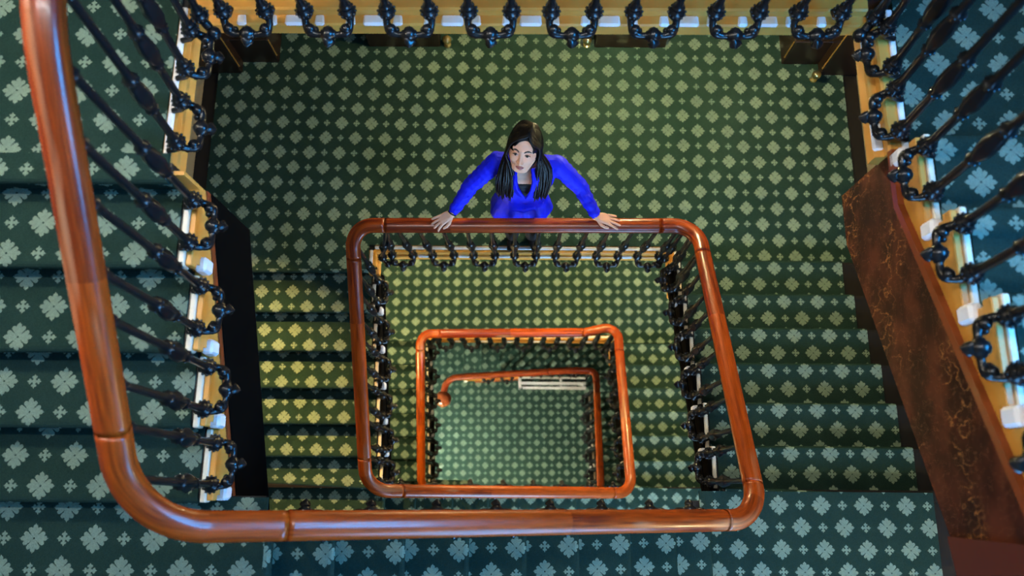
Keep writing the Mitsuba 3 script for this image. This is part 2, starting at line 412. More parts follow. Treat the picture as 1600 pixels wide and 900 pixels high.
# the lowest storey
nWb = [0.07, 0.341, 0.609, 0.881, 1.171, 1.449, 1.711]
nSb = neg(0.9, 0.62, 0.34, 0.06, -0.22, -0.50)
nEb = neg(1.45, 1.17, 0.89, 0.61, 0.33, 0.05)
nNb = [-0.55, -0.27, 0.01, 1.0]
flight("W3", "narrow left-hand stair flight leading down to the ground floor", *WEST, nWb, -4.50, -1.10, WW_, -1.13, -2.25, None, 0.0, apron=0.06, apron_mat="dark_shade_mat", string_mat="dark_shade_mat", ends=(0.05, 0.05))
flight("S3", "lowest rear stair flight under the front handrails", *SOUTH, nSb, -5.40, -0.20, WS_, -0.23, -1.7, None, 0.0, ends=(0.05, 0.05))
flight("E3", "lowest right-hand stair flight beside the ground floor", *EAST, nEb, -6.30, -1.10, WE_, -1.13, -2.4, None, 0.0, apron=0.06, apron_mat="dark_shade_mat", string_mat="dark_shade_mat", ends=(0.0, 0.05, 0.2))
flight("N3", "bottom stair flight beside the rail with the round end", *NORTH, [-0.88, -0.58, -0.28, 0.02], ZC, -1.72, -3.848, -1.75, -3.5, None, 0.0, apron=0, ends=(0.05, 0.05), last=2.7)
# the storey above: only its first flight is in the picture
nEz = neg(1.24, 0.91, 0.58, 0.25, -0.08, -0.38)
flight("E0", "nearest right-hand stair flight in deep blue light with marbled side", *EAST, nEz, ZZ, -1.445, WE_, -1.47, -2.5, None, 0.09, apron=0.45, ends=(0.0, 0.3, 0.22), last=1.4)
prt_ = frame(*EAST)
part("stair_flight_010", "end_panel", prism([(0.14, 3.60), (0.40, 3.70), (0.40, 3.24), (0.14, 3.18)], -1.47, -1.397, prt_), "panel_mat")


# ------------------------------------------------------------------ landings
def landing(label, poly, carpet, z, edges, turn=0.0, off=(0, 0), pitch=(0.245, 0.245), thick=0.12):
    """edges: list of (frame, s0, s1, o_face, rounds) along which the floor is fronted by an ochre fascia; o_face is its lower face."""
    key = numbered("stair_landing")
    tag(key, label, "stair landing")
    part(key, "slab", plate(poly, z - thick, z - 0.010), "dark_mat")
    m, uv = flat_carpet(carpet, z, turn, off, pitch)
    part(key, "carpet", m, "carpet_mat", uv=uv)
    for (fr, s0, s1, o, pads, *lip) in edges:
        lip = lip[0] if lip else 0.05
        w = o - lip
        part(key, "edge_strip", rb(fr, s0, s1, w - 0.022, w + 0.002, z - 0.03, z + 0.006), "white_mat")
        part(key, "fascia", prism_o([(w, z - 0.004), (o - 0.4 * lip - 0.008, z - 0.004), (o - 0.4 * lip, z - 0.012), (o - 0.4 * lip, z - 0.046), (o - 0.006, z - 0.050), (o, z - 0.058), (o, z - 0.115), (o - 0.006, z - 0.121), (w - 0.03, z - 0.121), (w - 0.03, z - 0.004)], s0, s1, fr), "ochre_mat")
        for c, half in pads:
            part(key, "edge_block", rb(fr, c - half, c + half, o - 0.4 * lip - 0.004, o + 0.004, z - 0.062, z - 0.042, 0.008), "white_mat")
    return key


def prism_o(poly, s0, s1, fr):
    """Extrude a polygon of (o, z) points along s."""
    m = trimesh.creation.extrude_polygon(sg.Polygon(poly), s1 - s0, engine="earcut")
    v = m.vertices
    m = trimesh.Trimesh(fr(v[:, 2] + s0, v[:, 0], v[:, 1]), m.faces, process=False)
    if m.volume < 0:
        m.invert()
    return m


def u_shape(xw, yw, xe, ye, yn, inset=0.0):
    """Landing on the north side with its returns beside the flights."""
    i = inset
    return sg.Polygon([(WX0 + 0.002 + i * 4, yw), (xw - i, yw), (xw - i, yn + i), (xe + i, yn + i), (xe + i, ye), (WX1 - 0.002 - i * 4, ye), (WX1 - 0.002 - i * 4, WY1 - 0.002 - i), (WX0 + 0.002 + i * 4, WY1 - 0.002 - i)])


FN, FE, FW_ = frame(*NORTH), frame(*EAST), frame(*WEST)
BP = 0.3146  # pitch of the baluster pairs along a landing
pairN = {"Z": [-1.055 + BP * k for k in range(8)], "A": [-0.888 + BP * k for k in range(7)], "B": [-0.86 + BP * 0.99 * k for k in range(7)]}
pads = lambda cs: [(c + BP / 2, 0.045) for c in cs[:-1]] + [(c + q, 0.02) for c in cs for q in (-0.062, 0.062)]
landing("green carpeted landing on which the woman stands", u_shape(-1.135, 1.70, 1.21, 1.72, 1.81), u_shape(-1.135, 1.643, 1.21, 1.715, 1.81, 0.03), ZA,
        [(FN, -1.12, 1.20, -1.76, [(c + BP / 2, 0.055) for c in pairN["A"][:-1]]), (FE, -1.80, -1.45, -1.17, []), (FW_, 1.62, 1.80, -1.085, [])], -0.0188, (-0.0123, -0.0237), (0.2417, 0.2631))
landing("olive carpeted landing one storey below the woman", u_shape(-1.15, 1.78, 1.16, 1.71, 1.77), u_shape(-1.15, 1.737, 1.16, 1.71, 1.77, 0.03), ZB,
        [(FN, -1.12, 1.14, -1.72, [(c + BP / 2, 0.055) for c in pairN["B"][:-1]]), (FE, -1.76, -1.45, -1.11, [])], 0.0068, (0.1748, 0.1922), (0.2464, 0.2464))
landing("topmost landing with ochre fascia along the upper picture edge", u_shape(-1.32, 1.17, 1.445, 1.25, 1.90), u_shape(-1.32, 1.111, 1.445, 1.25, 1.90, 0.025), ZZ,
        [(FN, -1.30, 1.38, -1.80, pads(pairN["Z"]), 0.10), (FE, -1.84, -1.235, -1.36, [(-1.7, 0.04), (-1.32, 0.06)], 0.085), (FW_, 1.13, 1.84, -1.30, [], 0.018)], 0.0, (0.035, 0.06))


def quarter(label, x0, x1, y0, y1, z, c, turn=0.0, off=(0, 0), pitch=(0.245, 0.245)):
    key = numbered("quarter_landing")
    tag(key, label, "stair landing")
    part(key, "slab", box(x0, x1, y0, y1, z - 0.16, z - 0.010), "dark_mat")
    m, uv = flat_carpet(sg.box(*c), z, turn, off, pitch)
    part(key, "carpet", m, "carpet_mat", uv=uv)


quarter("large quarter landing at the lower left, before the nearest left flight", WX0 + 0.002, -1.116, WY0 + 0.002, -0.04, 2.40, (-2.45, -1.75, -1.058, -0.045), 0.0006, (0.1937, 0.154), (0.2532, 0.2532))
quarter("quarter landing at the lower right, above the right-hand flight", 1.03, WX1 - 0.002, WY0 + 0.002, -0.062, 1.05, (1.082, -1.75, 2.46, -0.006), -0.0016, (0.0128, 0.1421), (0.2494, 0.2494))
quarter("quarter landing of the lower storey, left of the gap behind the front handrail", WX0 + 0.002, -1.202, WY0 + 0.002, 0.01, -1.05, (-2.27, -1.75, -1.146, 0.005), 0, (0.02, 0.02))
quarter("quarter landing of the lower storey, right of the gap behind the front handrail", 1.07, WX1 - 0.002, WY0 + 0.002, -0.122, -2.40, (1.075, -1.75, 2.4, 0.012), 0, (0.02, 0.02))
quarter("lowest left quarter landing under the front handrails", WX0 + 0.002, -0.59, WY0 + 0.002, 0.10, -4.50, (-2.3, -1.7, -0.63, 0.10))
quarter("lowest right quarter landing under the front handrails", 0.87, WX1 - 0.002, WY0 + 0.002, -0.132, -5.40, (1.02, -1.7, 2.4, -0.15))


# ------------------------------------------------------------------ handrails
def rail_path(pts, radii, step=0.02):
    """Polyline with rounded corners in plan; heights run smoothly. Returns dense points."""
    pts = np.array(pts, float)
    out = [pts[0]]
    for i in range(1, len(pts) - 1):
        a, b, c = pts[i - 1], pts[i], pts[i + 1]
        R = radii[i - 1]
        d1, d2 = (a - b), (c - b)
        d1, d2 = d1 / np.linalg.norm(d1[:2]), d2 / np.linalg.norm(d2[:2])
        ang = math.acos(np.clip(np.dot(d1[:2], d2[:2]), -1, 1))
        L = R / math.tan(ang / 2)
        p, q = b + d1 * L, b + d2 * L
        if ang > math.radians(175):
            L = 0.12
            p, q = b + d1 * L, b + d2 * L
            for t in np.linspace(0, 1, 9):
                out.append((1 - t) ** 2 * p + 2 * t * (1 - t) * b + t * t * q)
            continue
        bis = (d1[:2] + d2[:2])
        bis /= np.linalg.norm(bis)
        cen = b[:2] + bis * R / math.sin(ang / 2)
        a0 = math.atan2(*(p[:2] - cen)[::-1])
        a1 = math.atan2(*(q[:2] - cen)[::-1])
        da = (a1 - a0 + math.pi) % (2 * math.pi) - math.pi
        for t in np.linspace(0, 1, 15):
            zt = (1 - t) ** 2 * p[2] + 2 * t * (1 - t) * b[2] + t * t * q[2]
            out.append(np.array([cen[0] + R * math.cos(a0 + da * t), cen[1] + R * math.sin(a0 + da * t), zt]))
    out.append(pts[-1])
    out = np.array(out)
    keep = np.concatenate([[True], np.linalg.norm(np.diff(out, axis=0), axis=1) > 1e-4])
    out = out[keep]
    arc = np.concatenate([[0], np.cumsum(np.linalg.norm(np.diff(out, axis=0), axis=1))])
    n = int(arc[-1] / step)
    t = np.linspace(0, arc[-1], n)
    return np.stack([np.interp(t, arc, out[:, k]) for k in range(3)], -1), t


a_ = np.radians(np.linspace(0, 180, 13))
RAILP = [(0.047 * math.cos(a), 0.008 + 0.032 * math.sin(a)) for a in a_] + [(-0.049, 0.002), (-0.046, -0.010), (-0.040, -0.014), (-0.043, -0.020), (-0.041, -0.030), (-0.028, -0.037), (0.028, -0.037), (0.041, -0.030), (0.043, -0.020), (0.040, -0.014), (0.046, -0.010), (0.049, 0.002)]
RAILP = np.array(RAILP)


def sweep_rail(path, arc, scale=1.0, u0=0.0):
    tan = np.gradient(path, axis=0)
    tan /= np.linalg.norm(tan, axis=1, keepdims=True)
    side = np.cross(tan, [0, 0, 1.0])
    side /= np.linalg.norm(side, axis=1, keepdims=True)
    up = np.cross(side, tan)
    pr = np.vstack([RAILP, RAILP[:1]]) * scale
    per = np.concatenate([[0], np.cumsum(np.linalg.norm(np.diff(pr, axis=0), axis=1))])
    n, k = len(path), len(pr)
    v = (path[:, None] + pr[None, :, :1] * side[:, None] + pr[None, :, 1:] * up[:, None]).reshape(-1, 3)
    uv = np.stack(np.broadcast_arrays((arc + u0)[:, None], per[None]), -1).reshape(-1, 2)
    i, j = np.meshgrid(np.arange(n - 1), np.arange(k - 1), indexing="ij")
    p = (i * k + j).ravel()
    f = np.vstack([np.stack([p, p + 1, p + k + 1], -1), np.stack([p, p + k + 1, p + k], -1)])
    for b, flip in ((0, False), (n - 1, True)):  # caps
        c = len(v)
        v = np.vstack([v, path[b]])
        uv = np.vstack([uv, [[arc[b] + u0, 0]]])
        q = b * k + np.arange(k - 1)
        cap = np.stack([np.full(k - 1, c), q + 1, q], -1)
        f = np.vstack([f, cap[:, ::-1] if flip else cap])
    m = trimesh.Trimesh(v, f, process=False)
    if m.volume < 0:
        m = trimesh.Trimesh(v, f[:, ::-1], process=False)
    return m, uv


RAILS = {}


def handrail(name, label, pts, radii, cuts, u0=0.0, scale=1.0):
    path, arc = rail_path(pts, radii)
    RAILS[name] = path
    key = numbered("handrail")
    tag(key, label, "handrail")
    ends = [0] + [int(np.argmin(np.linalg.norm(path[:, :2] - np.array(c), axis=1))) for c in cuts] + [len(path) - 1]
    for a, b in zip(ends[:-1], ends[1:]):
        pp, aa = path[a : b + 1].copy(), arc[a : b + 1]
        if b != ends[-1]:
            pp[-1] -= (pp[-1] - pp[-2]) * 0.12
        m, uv = sweep_rail(pp, aa, scale, u0)
        part(key, "rail_section", m, "wood_mat", smooth=True, uv=uv)
    return key


NWA = (-1.078, 1.645, 1.035)
handrail("A", "broad polished mahogany handrail that the woman leans on, sweeping round to the left picture edge",
         [(-0.86, 1.645, 1.045), (1.155, 1.652, 1.05), (1.15, -0.134, 2.0), (-1.15, -0.122, 3.42), (-1.15, 1.10, 4.20), (-1.15, 1.74, 4.26), (1.33, 1.74, 4.26), (1.33, 1.2, 4.3), (1.33, -0.25, 5.0)],
         [0.15, 0.16, 0.19, 0.2, 0.12, 0.12, 0.2], [(0.93, 1.652), (1.15, 1.42), (1.15, 0.02), (0.95, -0.134), (-0.75, -0.122), (-1.15, 0.15), (-1.15, 1.74)], 0.3)
handrail("B", "mahogany handrail one storey down, the middle loop of the stairwell",
         [(-0.86, 1.645, 1.045), NWA, (-1.085, -0.025, 0.02), (1.045, -0.032, -1.48), (1.085, 1.725, -2.50), (0.72, 1.635, -2.44), (-0.84, 1.61, -2.43)],
         [0.13, 0.15, 0.14, 0.12, 0.2], [(-1.078, 1.45), (-1.085, 0.2), (-0.85, -0.025), (0.85, -0.03), (1.07, 1.4), (0.70, 1.635)], 2.2)
handrail("C", "lowest mahogany handrail ending in a round knob above the ground floor",
         [(-0.84, 1.61, -2.43), (-1.05, 1.61, -2.44), (-1.09, -0.05, -3.40), (1.06, -0.05, -4.28), (1.12, 1.63, -5.22), (0.75, 1.64, -5.28), (-0.72, 1.60, -5.66), (-1.06, 1.58, -5.74), (-1.10, 1.30, -5.80)],
         [0.12, 0.14, 0.12, 0.10, 0.2, 0.2, 0.2], [(-1.06, 1.45), (0.9, -0.05), (1.1, 1.45), (0.45, 1.63)], 4.1, 0.98)
part("handrail_002", "end_knob", (lambda m: m.apply_scale(1.15))(lathe([(0.03, -0.11), (0.05, -0.10), (0.06, -0.085), (0.055, -0.07), (0.09, -0.05), (0.105, -0.02), (0.105, 0.01), (0.09, 0.045), (0.06, 0.065), (0.02, 0.075), (0.002, 0.076)], 24)).apply_translation([-1.10, 1.28, -5.80]), "moulding_mat", 40)


# ------------------------------------------------------------------ cast-iron balusters in pairs joined by a scrolled bow
def make_baluster():
    pr = [(0.004, -0.005), (0.018, 0.0), (0.0265, 0.018), (0.028, 0.03), (0.024, 0.042), (0.0175, 0.052), (0.020, 0.060), (0.020, 0.068), (0.0135, 0.078), (0.0125, 0.11), (0.012, 0.24), (0.0125, 0.27), (0.019, 0.285), (0.019, 0.295),
          (0.0145, 0.305), (0.0205, 0.33), (0.0265, 0.37), (0.0255, 0.41), (0.019, 0.45), (0.0165, 0.465), (0.022, 0.475), (0.022, 0.487), (0.014, 0.50), (0.012, 0.55), (0.0115, 0.85), (0.0125, 0.90), (0.018, 0.915), (0.014, 0.93), (0.017, 0.965), (0.021, 1.0)]
    pr = [(r * 1.18, z) for r, z in pr]
    body = lathe(pr, 16, 0.16, 4, 0.31, 0.46)
    ms = [body]
    for z, r, n, s in ((0.034, 0.032, 12, 0.006), (0.481, 0.025, 10, 0.005), (0.290, 0.022, 8, 0.005)):
        for k in range(n):
            a = 2 * math.pi * k / n
            ms.append(ball((r * math.cos(a), r * math.sin(a), z), s, 1 if s > 0.005 else 0))
    return ply(cat(ms), "iron_mat", smooth=35)


H = 0.082  # half spacing in a pair


def make_bow():
    """From the foot of one baluster down and out to the ball in the middle (o = +y)."""
    pts = []
    for t in np.linspace(0, 1, 15):
        a = t * math.pi / 2
        pts.append((-H * math.cos(a) * (1 + 0.22 * math.sin(2 * a)), 0.058 * math.sin(a) + 0.012 * math.sin(2 * a), 0.008 - 0.034 * math.sin(a) - 0.012 * math.sin(2 * a)))
    pts = np.array(pts)
    r = 0.0155 + 0.0035 * np.cos(np.linspace(0, 4 * math.pi, 15))
    full = np.vstack([pts, (pts * [-1, 1, 1])[-2::-1]])
    rr = np.concatenate([r, r[-2::-1]])
    ms = [tube(full, rr, 10)]
    for s in (-1, 1):
        ms.append(tube([(s * H, 0.004, 0.0), (s * H, -0.02, -0.03), (s * H, -0.06, -0.045)], 0.011, 8))
    for s in (-1, 1):  # leaf curls on the arms and the stay back to the edge
        ms.append(ball((s * 0.070, 0.046, -0.018), 0.021, 2))
        ms.append(ball((s * 0.052, 0.038, -0.036), 0.013, 1))
        ms.append(ball((s * 0.085, 0.022, -0.022), 0.014, 1))
    return ply(cat(ms), "iron_mat", smooth=40)


def make_boss():
    pr = [(0.002, -0.03), (0.014, -0.028), (0.016, -0.022), (0.024, -0.014), (0.028, 0.0), (0.024, 0.014), (0.016, 0.022), (0.014, 0.028), (0.002, 0.03)]
    pr = [(r * 1.15, z) for r, z in pr]
    b = lathe(pr, 16).apply_transform(trimesh.transformations.rotation_matrix(math.pi / 2, [0, 1, 0])).apply_translation([0, 0.064, -0.026])
    tip = lathe([(0.017, 0.0), (0.023, 0.008), (0.019, 0.018), (0.010, 0.027), (0.001, 0.034)], 12, 0.25, 3, 0.003, 0.03).apply_transform(trimesh.transformations.rotation_matrix(-math.pi / 2, [1, 0, 0])).apply_translation([0, 0.086, -0.030])
    return ply(b, "iron_mat", smooth=50), ply(tip, "iron_mat", smooth=40)


BAL, BOW = make_baluster(), make_bow()
BOSS, TIP = make_boss()
ALLRAIL = RAILS


def rail_top(rail, base, z_lo, z_hi):
    p = RAILS[rail]
    ok = (p[:, 2] > z_lo) & (p[:, 2] < z_hi)
    p = p[ok]
    k = int(np.argmin(np.linalg.norm(p[:, :2] - base[:2], axis=1)))
    return p[k] - [0, 0, 0.034]


def aff(cols, t):
    M = np.eye(4)
    M[:3, :3] = np.array(cols).T
    M[:3, 3] = t
    return T(M.tolist())


ORD = "first second third fourth fifth sixth seventh eighth ninth tenth".split()


def baluster_pair(fr, s, o, z, rail, label, group):
    """s: middle of the pair, o: the shafts, z: the floor or tread beside it."""
    key = numbered("baluster_pair")
    tag(key, label, "baluster", group)
    org = fr(0, 0, 0)
    es, eo = fr(1, 0, 0) - org, fr(0, 1, 0) - org
    c = fr(s, o, z + 0.062)
    for q in (-H, H):
        b = c + es * q
        t = rail_top(rail, b, z + 0.6, z + 1.6)
        up = t - b
        scene[numbered(key + "__baluster")] = {**BAL, "to_world": aff([es, eo, up], b)}
    A = aff([es, eo, np.array([0, 0, 1.0])], c)
    for nm, d in (("scroll_bow", BOW), ("ball_boss", BOSS), ("leaf_tip", TIP)):
        scene[f"{key}__{nm}"] = {**d, "to_world": A}


def on_flight(dirs, nos, z0, o, rail, where, group, rev=False, skip=()):
    fr = frame(*dirs)
    for i in range(len(nos) - 1):
        if i in skip:
            continue
        baluster_pair(fr, (nos[i] + nos[i + 1]) / 2 + 0.012, o, z0 + (i + 1) * RISE, rail, f"{ORD[i if not rev else len(nos) - 2 - i]} black baluster pair {where}", group)


def on_landing(dirs, ss, z, o, rail, where, group):
    fr = frame(*dirs)
    for i, s in enumerate(ss):
        baluster_pair(fr, s, o, z, rail, f"{ORD[i]} black baluster pair {where}" if len(ss) > 1 else f"black baluster pair {where}", group)


on_landing(NORTH, pairN["A"], ZA, -1.735, "A", "from the left on the landing edge before the woman", "balusters before the woman")
on_landing(EAST, [-1.56], ZA, -1.17, "A", "at the right corner of the woman's landing", "balusters before the woman, right corner")
on_flight(EAST, nE, ZA, -1.165, "A", "from the top on the right flight above the woman's landing", "balusters of the middle right flight")
on_flight(SOUTH, nS, 1.05, -0.17, "A", "from the right under the long front handrail", "balusters of the front flight")
on_flight(WEST, nW, 2.40, -1.22, "A", "from the bottom on the nearest left flight", "balusters of the nearest left flight")
on_landing(WEST, [1.30, 1.60], ZZ, -1.255, "A", "from the stairs at the left end of the topmost landing", "balusters at the left of the topmost landing")
on_landing(NORTH, pairN["Z"], ZZ, -1.765, "A", "from the left along the upper picture edge", "balusters along the upper picture edge")
on_landing(EAST, [-1.62, -1.36], ZZ, -1.395, "A", "from the top at the right end of the topmost landing", "balusters at the right of the topmost landing")
on_flight(EAST, nEz, ZZ, -1.40, "A", "from the top on the nearest right flight", "balusters of the nearest right flight")
on_flight(WEST, nWl, -1.05, -1.09, "B", "from the bottom on the left flight below the woman's landing", "balusters of the middle left flight")
on_flight(SOUTH, nSl, -2.40, -0.035, "B", "from the right under the front rail of the middle loop", "balusters under the middle loop")
on_flight(EAST, nEl, ZB, -1.11, "B", "from the top on the right flight one storey down", "balusters of the lower right flight")
on_landing(NORTH, pairN["B"], ZB, -1.69, "B", "from the left on the landing edge one storey below the woman", "balusters of the lower landing")
on_flight(WEST, nWb, -4.50, -1.06, "C", "from the bottom on the left flight near the ground floor", "balusters of the lowest left flight")
on_flight(SOUTH, nSb, -5.40, -0.12, "C", "from the right under the front rail of the lowest loop", "balusters under the lowest loop")
on_flight(EAST, nEb, -6.30, -1.06, "C", "from the top on the right flight near the ground floor", "balusters of the lowest right flight")
on_landing(NORTH, [-0.45, -0.16, 0.14, 0.44, 0.74, 0.98], ZC + 0.55, -1.68, "C", "from the left under the lowest handrail with the round knob", "balusters of the bottom flight")

for (x, y, z, rail, dx, dy, where) in ((-1.045, 1.715, ZA, "A", 0.7, -0.7, "at the left corner of the landing edge before the woman"), (1.125, 1.72, ZA, "A", -0.7, -0.7, "at the right corner of the landing edge before the woman"),
                                      (-1.225, 1.745, ZZ, "A", 0.7, -0.7, "at the left end of the upper picture edge"), (1.355, 1.745, ZZ, "A", -0.7, -0.7, "at the right end of the upper picture edge"),
                                      (-1.05, 1.67, ZB, "B", 0.7, -0.7, "at the left corner one storey below the woman"), (1.07, 1.67, ZB, "B", -0.7, -0.7, "at the right corner one storey below the woman")):
    k = numbered("corner_baluster")
    tag(k, f"single black baluster {where}", "baluster")
    b = np.array([x, y, z + 0.062])
    t = rail_top(rail, b, z + 0.6, z + 1.6)
    part(k, "baluster", {**BAL, "to_world": aff([(1, 0, 0), (0, 1, 0), t - b], b)}, None)
    e = np.array([dx, dy, 0]) / math.hypot(dx, dy)
    part(k, "scroll", tube([b + [0, 0, 0.01], b + e * 0.02 + [0, 0, -0.012], b + e * 0.045 + [0, 0, -0.028]], [0.017, 0.018, 0.016], 10), "iron_mat", 40)
    part(k, "ball_boss", ball(b + e * 0.055 + [0, 0, -0.03], 0.027, 2), "iron_mat", True)


# ------------------------------------------------------------------ the woman
scene["skin_mat"] = prin((0.76, 0.39, 0.24), 0.48, specular=0.35)
scene["lip_mat"] = prin((0.42, 0.125, 0.10), 0.4)
scene["hair_mat"] = prin((0.0035, 0.0028, 0.0028), 0.36, specular=0.22)
scene["brow_mat"] = prin((0.022, 0.012, 0.009), 0.7)
scene["eye_mat"] = prin((0.62, 0.58, 0.56), 0.2)
scene["iris_mat"] = prin((0.010, 0.006, 0.004), 0.1)


def blue_col(p, n, uv):
    return mix((0.003, 0.006, 0.50), (0.008, 0.014, 0.72), fbm(p.x * 22, p.y * 22, p.z * 10, 3))


scene["blue_mat"] = prin(blue_col, 0.62, specular=0.25, sheen=0.3)
scene["black_mat"] = prin((0.006, 0.006, 0.008), 0.8)
V = lambda *a: np.array(a, float)


def sph(c, r, seg=20):
    return m3.Manifold.sphere(float(r), seg).translate([float(x) for x in c])


def hull(*cr, seg=20):
    return m3.Manifold.batch_hull([sph(c, r, seg) for c, r in cr])


def chain(pts, seg=20):
    return [hull(a, b, seg=seg) for a, b in zip(pts[:-1], pts[1:])]


def union(ms):
    return m3.Manifold.batch_boolean(ms, m3.OpType.Add)


def tri(man):
    g = man.to_mesh()
    return trimesh.Trimesh(np.array(g.vert_properties[:, :3]), np.array(g.tri_verts), process=False)


def man(mesh):
    return m3.Manifold(m3.Mesh(np.asarray(mesh.vertices, np.float32), np.asarray(mesh.faces, np.uint32)))


def soften(mn, length, it=12):
    t = tri(mn.refine_to_length(length))
    t.merge_vertices()
    trimesh.smoothing.filter_taubin(t, lamb=0.5, nu=0.52, iterations=it)
    return t


# head frame: x to the picture's right, f the way the face looks, u the crown
HC, HS = V(0.032, 1.918, 1.655), 1.13
pit, yaw, rol = math.radians(30), math.radians(10), math.radians(-6)
f0, u0, x0 = V(0, -math.cos(pit), math.sin(pit)), V(0, math.sin(pit), math.cos(pit)), V(1.0, 0, 0)
hf = f0 * math.cos(yaw) - x0 * math.sin(yaw)
hx = x0 * math.cos(yaw) + f0 * math.sin(yaw)
hx, hu = hx * math.cos(rol) + u0 * math.sin(rol), u0 * math.cos(rol) - hx * math.sin(rol)
hd = lambda x, f, u: HC + HS * (x * hx + f * hf + u * hu)


def smin(a, b, k):
    h = np.clip(0.5 + 0.5 * (b - a) / k, 0, 1)
    return b * (1 - h) + a * h - k * h * (1 - h)


def head_sdf(q):
    x, f, u = np.abs(q[:, 0]), q[:, 1], q[:, 2]
    q = np.stack([x, f, u], -1)

    def ell(c, r):
        r = np.array(r)
        d = (q - c) / r
        k = np.linalg.norm(d, axis=1)
        return (k - 1) * k / np.maximum(np.linalg.norm(d / r, axis=1), 1e-6)

    def cap(a, b, r0, r1):
        a, b = np.array(a), np.array(b)
        t = np.clip(((q - a) @ (b - a)) / np.dot(b - a, b - a), 0, 1)
        return np.linalg.norm(q - a - t[:, None] * (b - a), axis=1) - (r0 + (r1 - r0) * t)

    d = smin(ell((0, -0.012, 0.036), (0.071, 0.092, 0.082)), ell((0, 0.026, -0.030), (0.0575, 0.062, 0.080)), 0.02)
    d = smin(d, cap((0, 0.062, -0.096), (0.012, 0.060, -0.094), 0.019, 0.017), 0.03)
    d = smin(d, cap((0.047, 0.006, -0.054), (0.022, 0.05, -0.088), 0.020, 0.017), 0.03)
    d = smin(d, cap((0.040, 0.060, -0.022), (0.050, 0.035, -0.016), 0.019, 0.018), 0.025)
    d = smin(d, cap((0, 0.078, 0.030), (0.040, 0.066, 0.034), 0.013, 0.011), 0.016)
    d = -smin(-d, np.linalg.norm(q - V(0.030, 0.098, 0.010), axis=1) - 0.014, 0.014)
    d = smin(d, ell((0.031, 0.076, 0.009), (0.016, 0.0115, 0.0105)), 0.004)
    d = smin(d, cap((0, 0.083, 0.016), (0, 0.103, -0.030), 0.0065, 0.0100), 0.010)
    d = smin(d, cap((0.0105, 0.090, -0.034), (0.004, 0.099, -0.034), 0.0078, 0.0085), 0.006)
    d = smin(d, cap((0, 0.078, -0.062), (0.014, 0.074, -0.063), 0.014, 0.010), 0.016)
    return d


ico = trimesh.creation.icosphere(5)
dirs, rad = np.array(ico.vertices), np.full(len(ico.vertices), 0.16)
for _ in range(70):
    rad = rad - 0.7 * head_sdf(dirs * rad[:, None])
lh = dirs * rad[:, None]
headw = HC + HS * (lh[:, :1] * hx + lh[:, 1:2] * hf + lh[:, 2:] * hu)
head = trimesh.Trimesh(headw, ico.faces, process=False)
if head.volume < 0:
    head.invert()

SL, SR = V(-0.118, 1.935, 1.405), V(0.222, 1.915, 1.405)
EL, ER = V(-0.302, 1.848, 1.228), V(0.388, 1.850, 1.222)
WL, WR = V(-0.424, 1.700, 1.122), V(0.500, 1.688, 1.120)
PELV, WAIST, CHEST = V(0.030, 1.850, 0.94), V(0.032, 1.862, 1.10), V(0.042, 1.890, 1.29)
AX, AY = V(1, 0, 0), V(0, 1, 0)
neck0, neck1 = V(0.042, 1.935, 1.46), HC - 0.03 * hu - 0.02 * hf
core = [hull((SL, 0.045), (SR, 0.045), (CHEST + AX * 0.075 + AY * 0.01, 0.082), (CHEST - AX * 0.075 + AY * 0.01, 0.082)),
        hull((CHEST + AX * 0.07, 0.084), (CHEST - AX * 0.07, 0.084), (WAIST + AX * 0.045, 0.080), (WAIST - AX * 0.045, 0.080)),
        hull((WAIST + AX * 0.045, 0.080), (WAIST - AX * 0.045, 0.080), (PELV + AX * 0.075, 0.092), (PELV - AX * 0.075, 0.092)),
        hull((neck0, 0.056), (neck1, 0.050)), hull((neck0, 0.055), (SL + V(0.06, 0, 0.02), 0.036)), hull((neck0, 0.055), (SR + V(-0.06, 0, 0.02), 0.036))]
legs = []
for s in (-1, 1):
    hip, knee, ank = PELV + V(s * 0.082, 0.005, -0.03), V(0.03 + s * 0.078, 1.85, 0.49), V(0.03 + s * 0.075, 1.90, 0.09)
    legs += chain([(hip, 0.088), (knee, 0.055), (ank, 0.036)])
arms = chain([(SL, 0.046), (EL, 0.036), (WL, 0.0235)]) + chain([(SR, 0.046), (ER, 0.036), (WR, 0.0235)])
torso = soften(union(core + legs + arms), 0.014, 10)


def hand(w, d, n, t, fingers, thumb):
    """w wrist, d the way the fingers run, n the back of the hand, t the thumb side."""
    P_ = lambda a, b, c: w + a * d + b * t + c * n
    ms = [hull((P_(0, 0.004, 0), 0.0215), (P_(0, -0.006, 0), 0.0205), (P_(0.038, 0.020, 0.002), 0.0155), (P_(0.038, -0.022, 0.0), 0.0140)),
          hull((P_(0.038, 0.020, 0.002), 0.0155), (P_(0.038, -0.022, 0.0), 0.0140), (P_(0.082, 0.026, -0.001), 0.0112), (P_(0.083, 0.009, 0.001), 0.0115), (P_(0.079, -0.010, 0.0), 0.0108), (P_(0.071, -0.027, -0.003), 0.0100))]
    for (b, a0, L, sp, drop) in fingers:
        p = P_(a0, b, 0)
        q = [(p, 0.0102)]
        ang = math.radians(sp)
        for k, (fr_, r) in enumerate(((0.45, 0.0092), (0.30, 0.0084), (0.25, 0.0070))):
            dd = math.radians(drop[k])
            step = (d * math.cos(ang) + t * math.sin(ang)) * math.cos(dd) - n * math.sin(dd)
            p = p + step * L * fr_
            q.append((p, r))
        ms += chain(q, 14)
    q = [(P_(0.020, 0.020, -0.004), 0.0145)]
    for a, b, c, r in thumb:
        q.append((P_(a, b, c), r))
    ms += chain(q, 14)
    return soften(union(ms), 0.0032, 8)


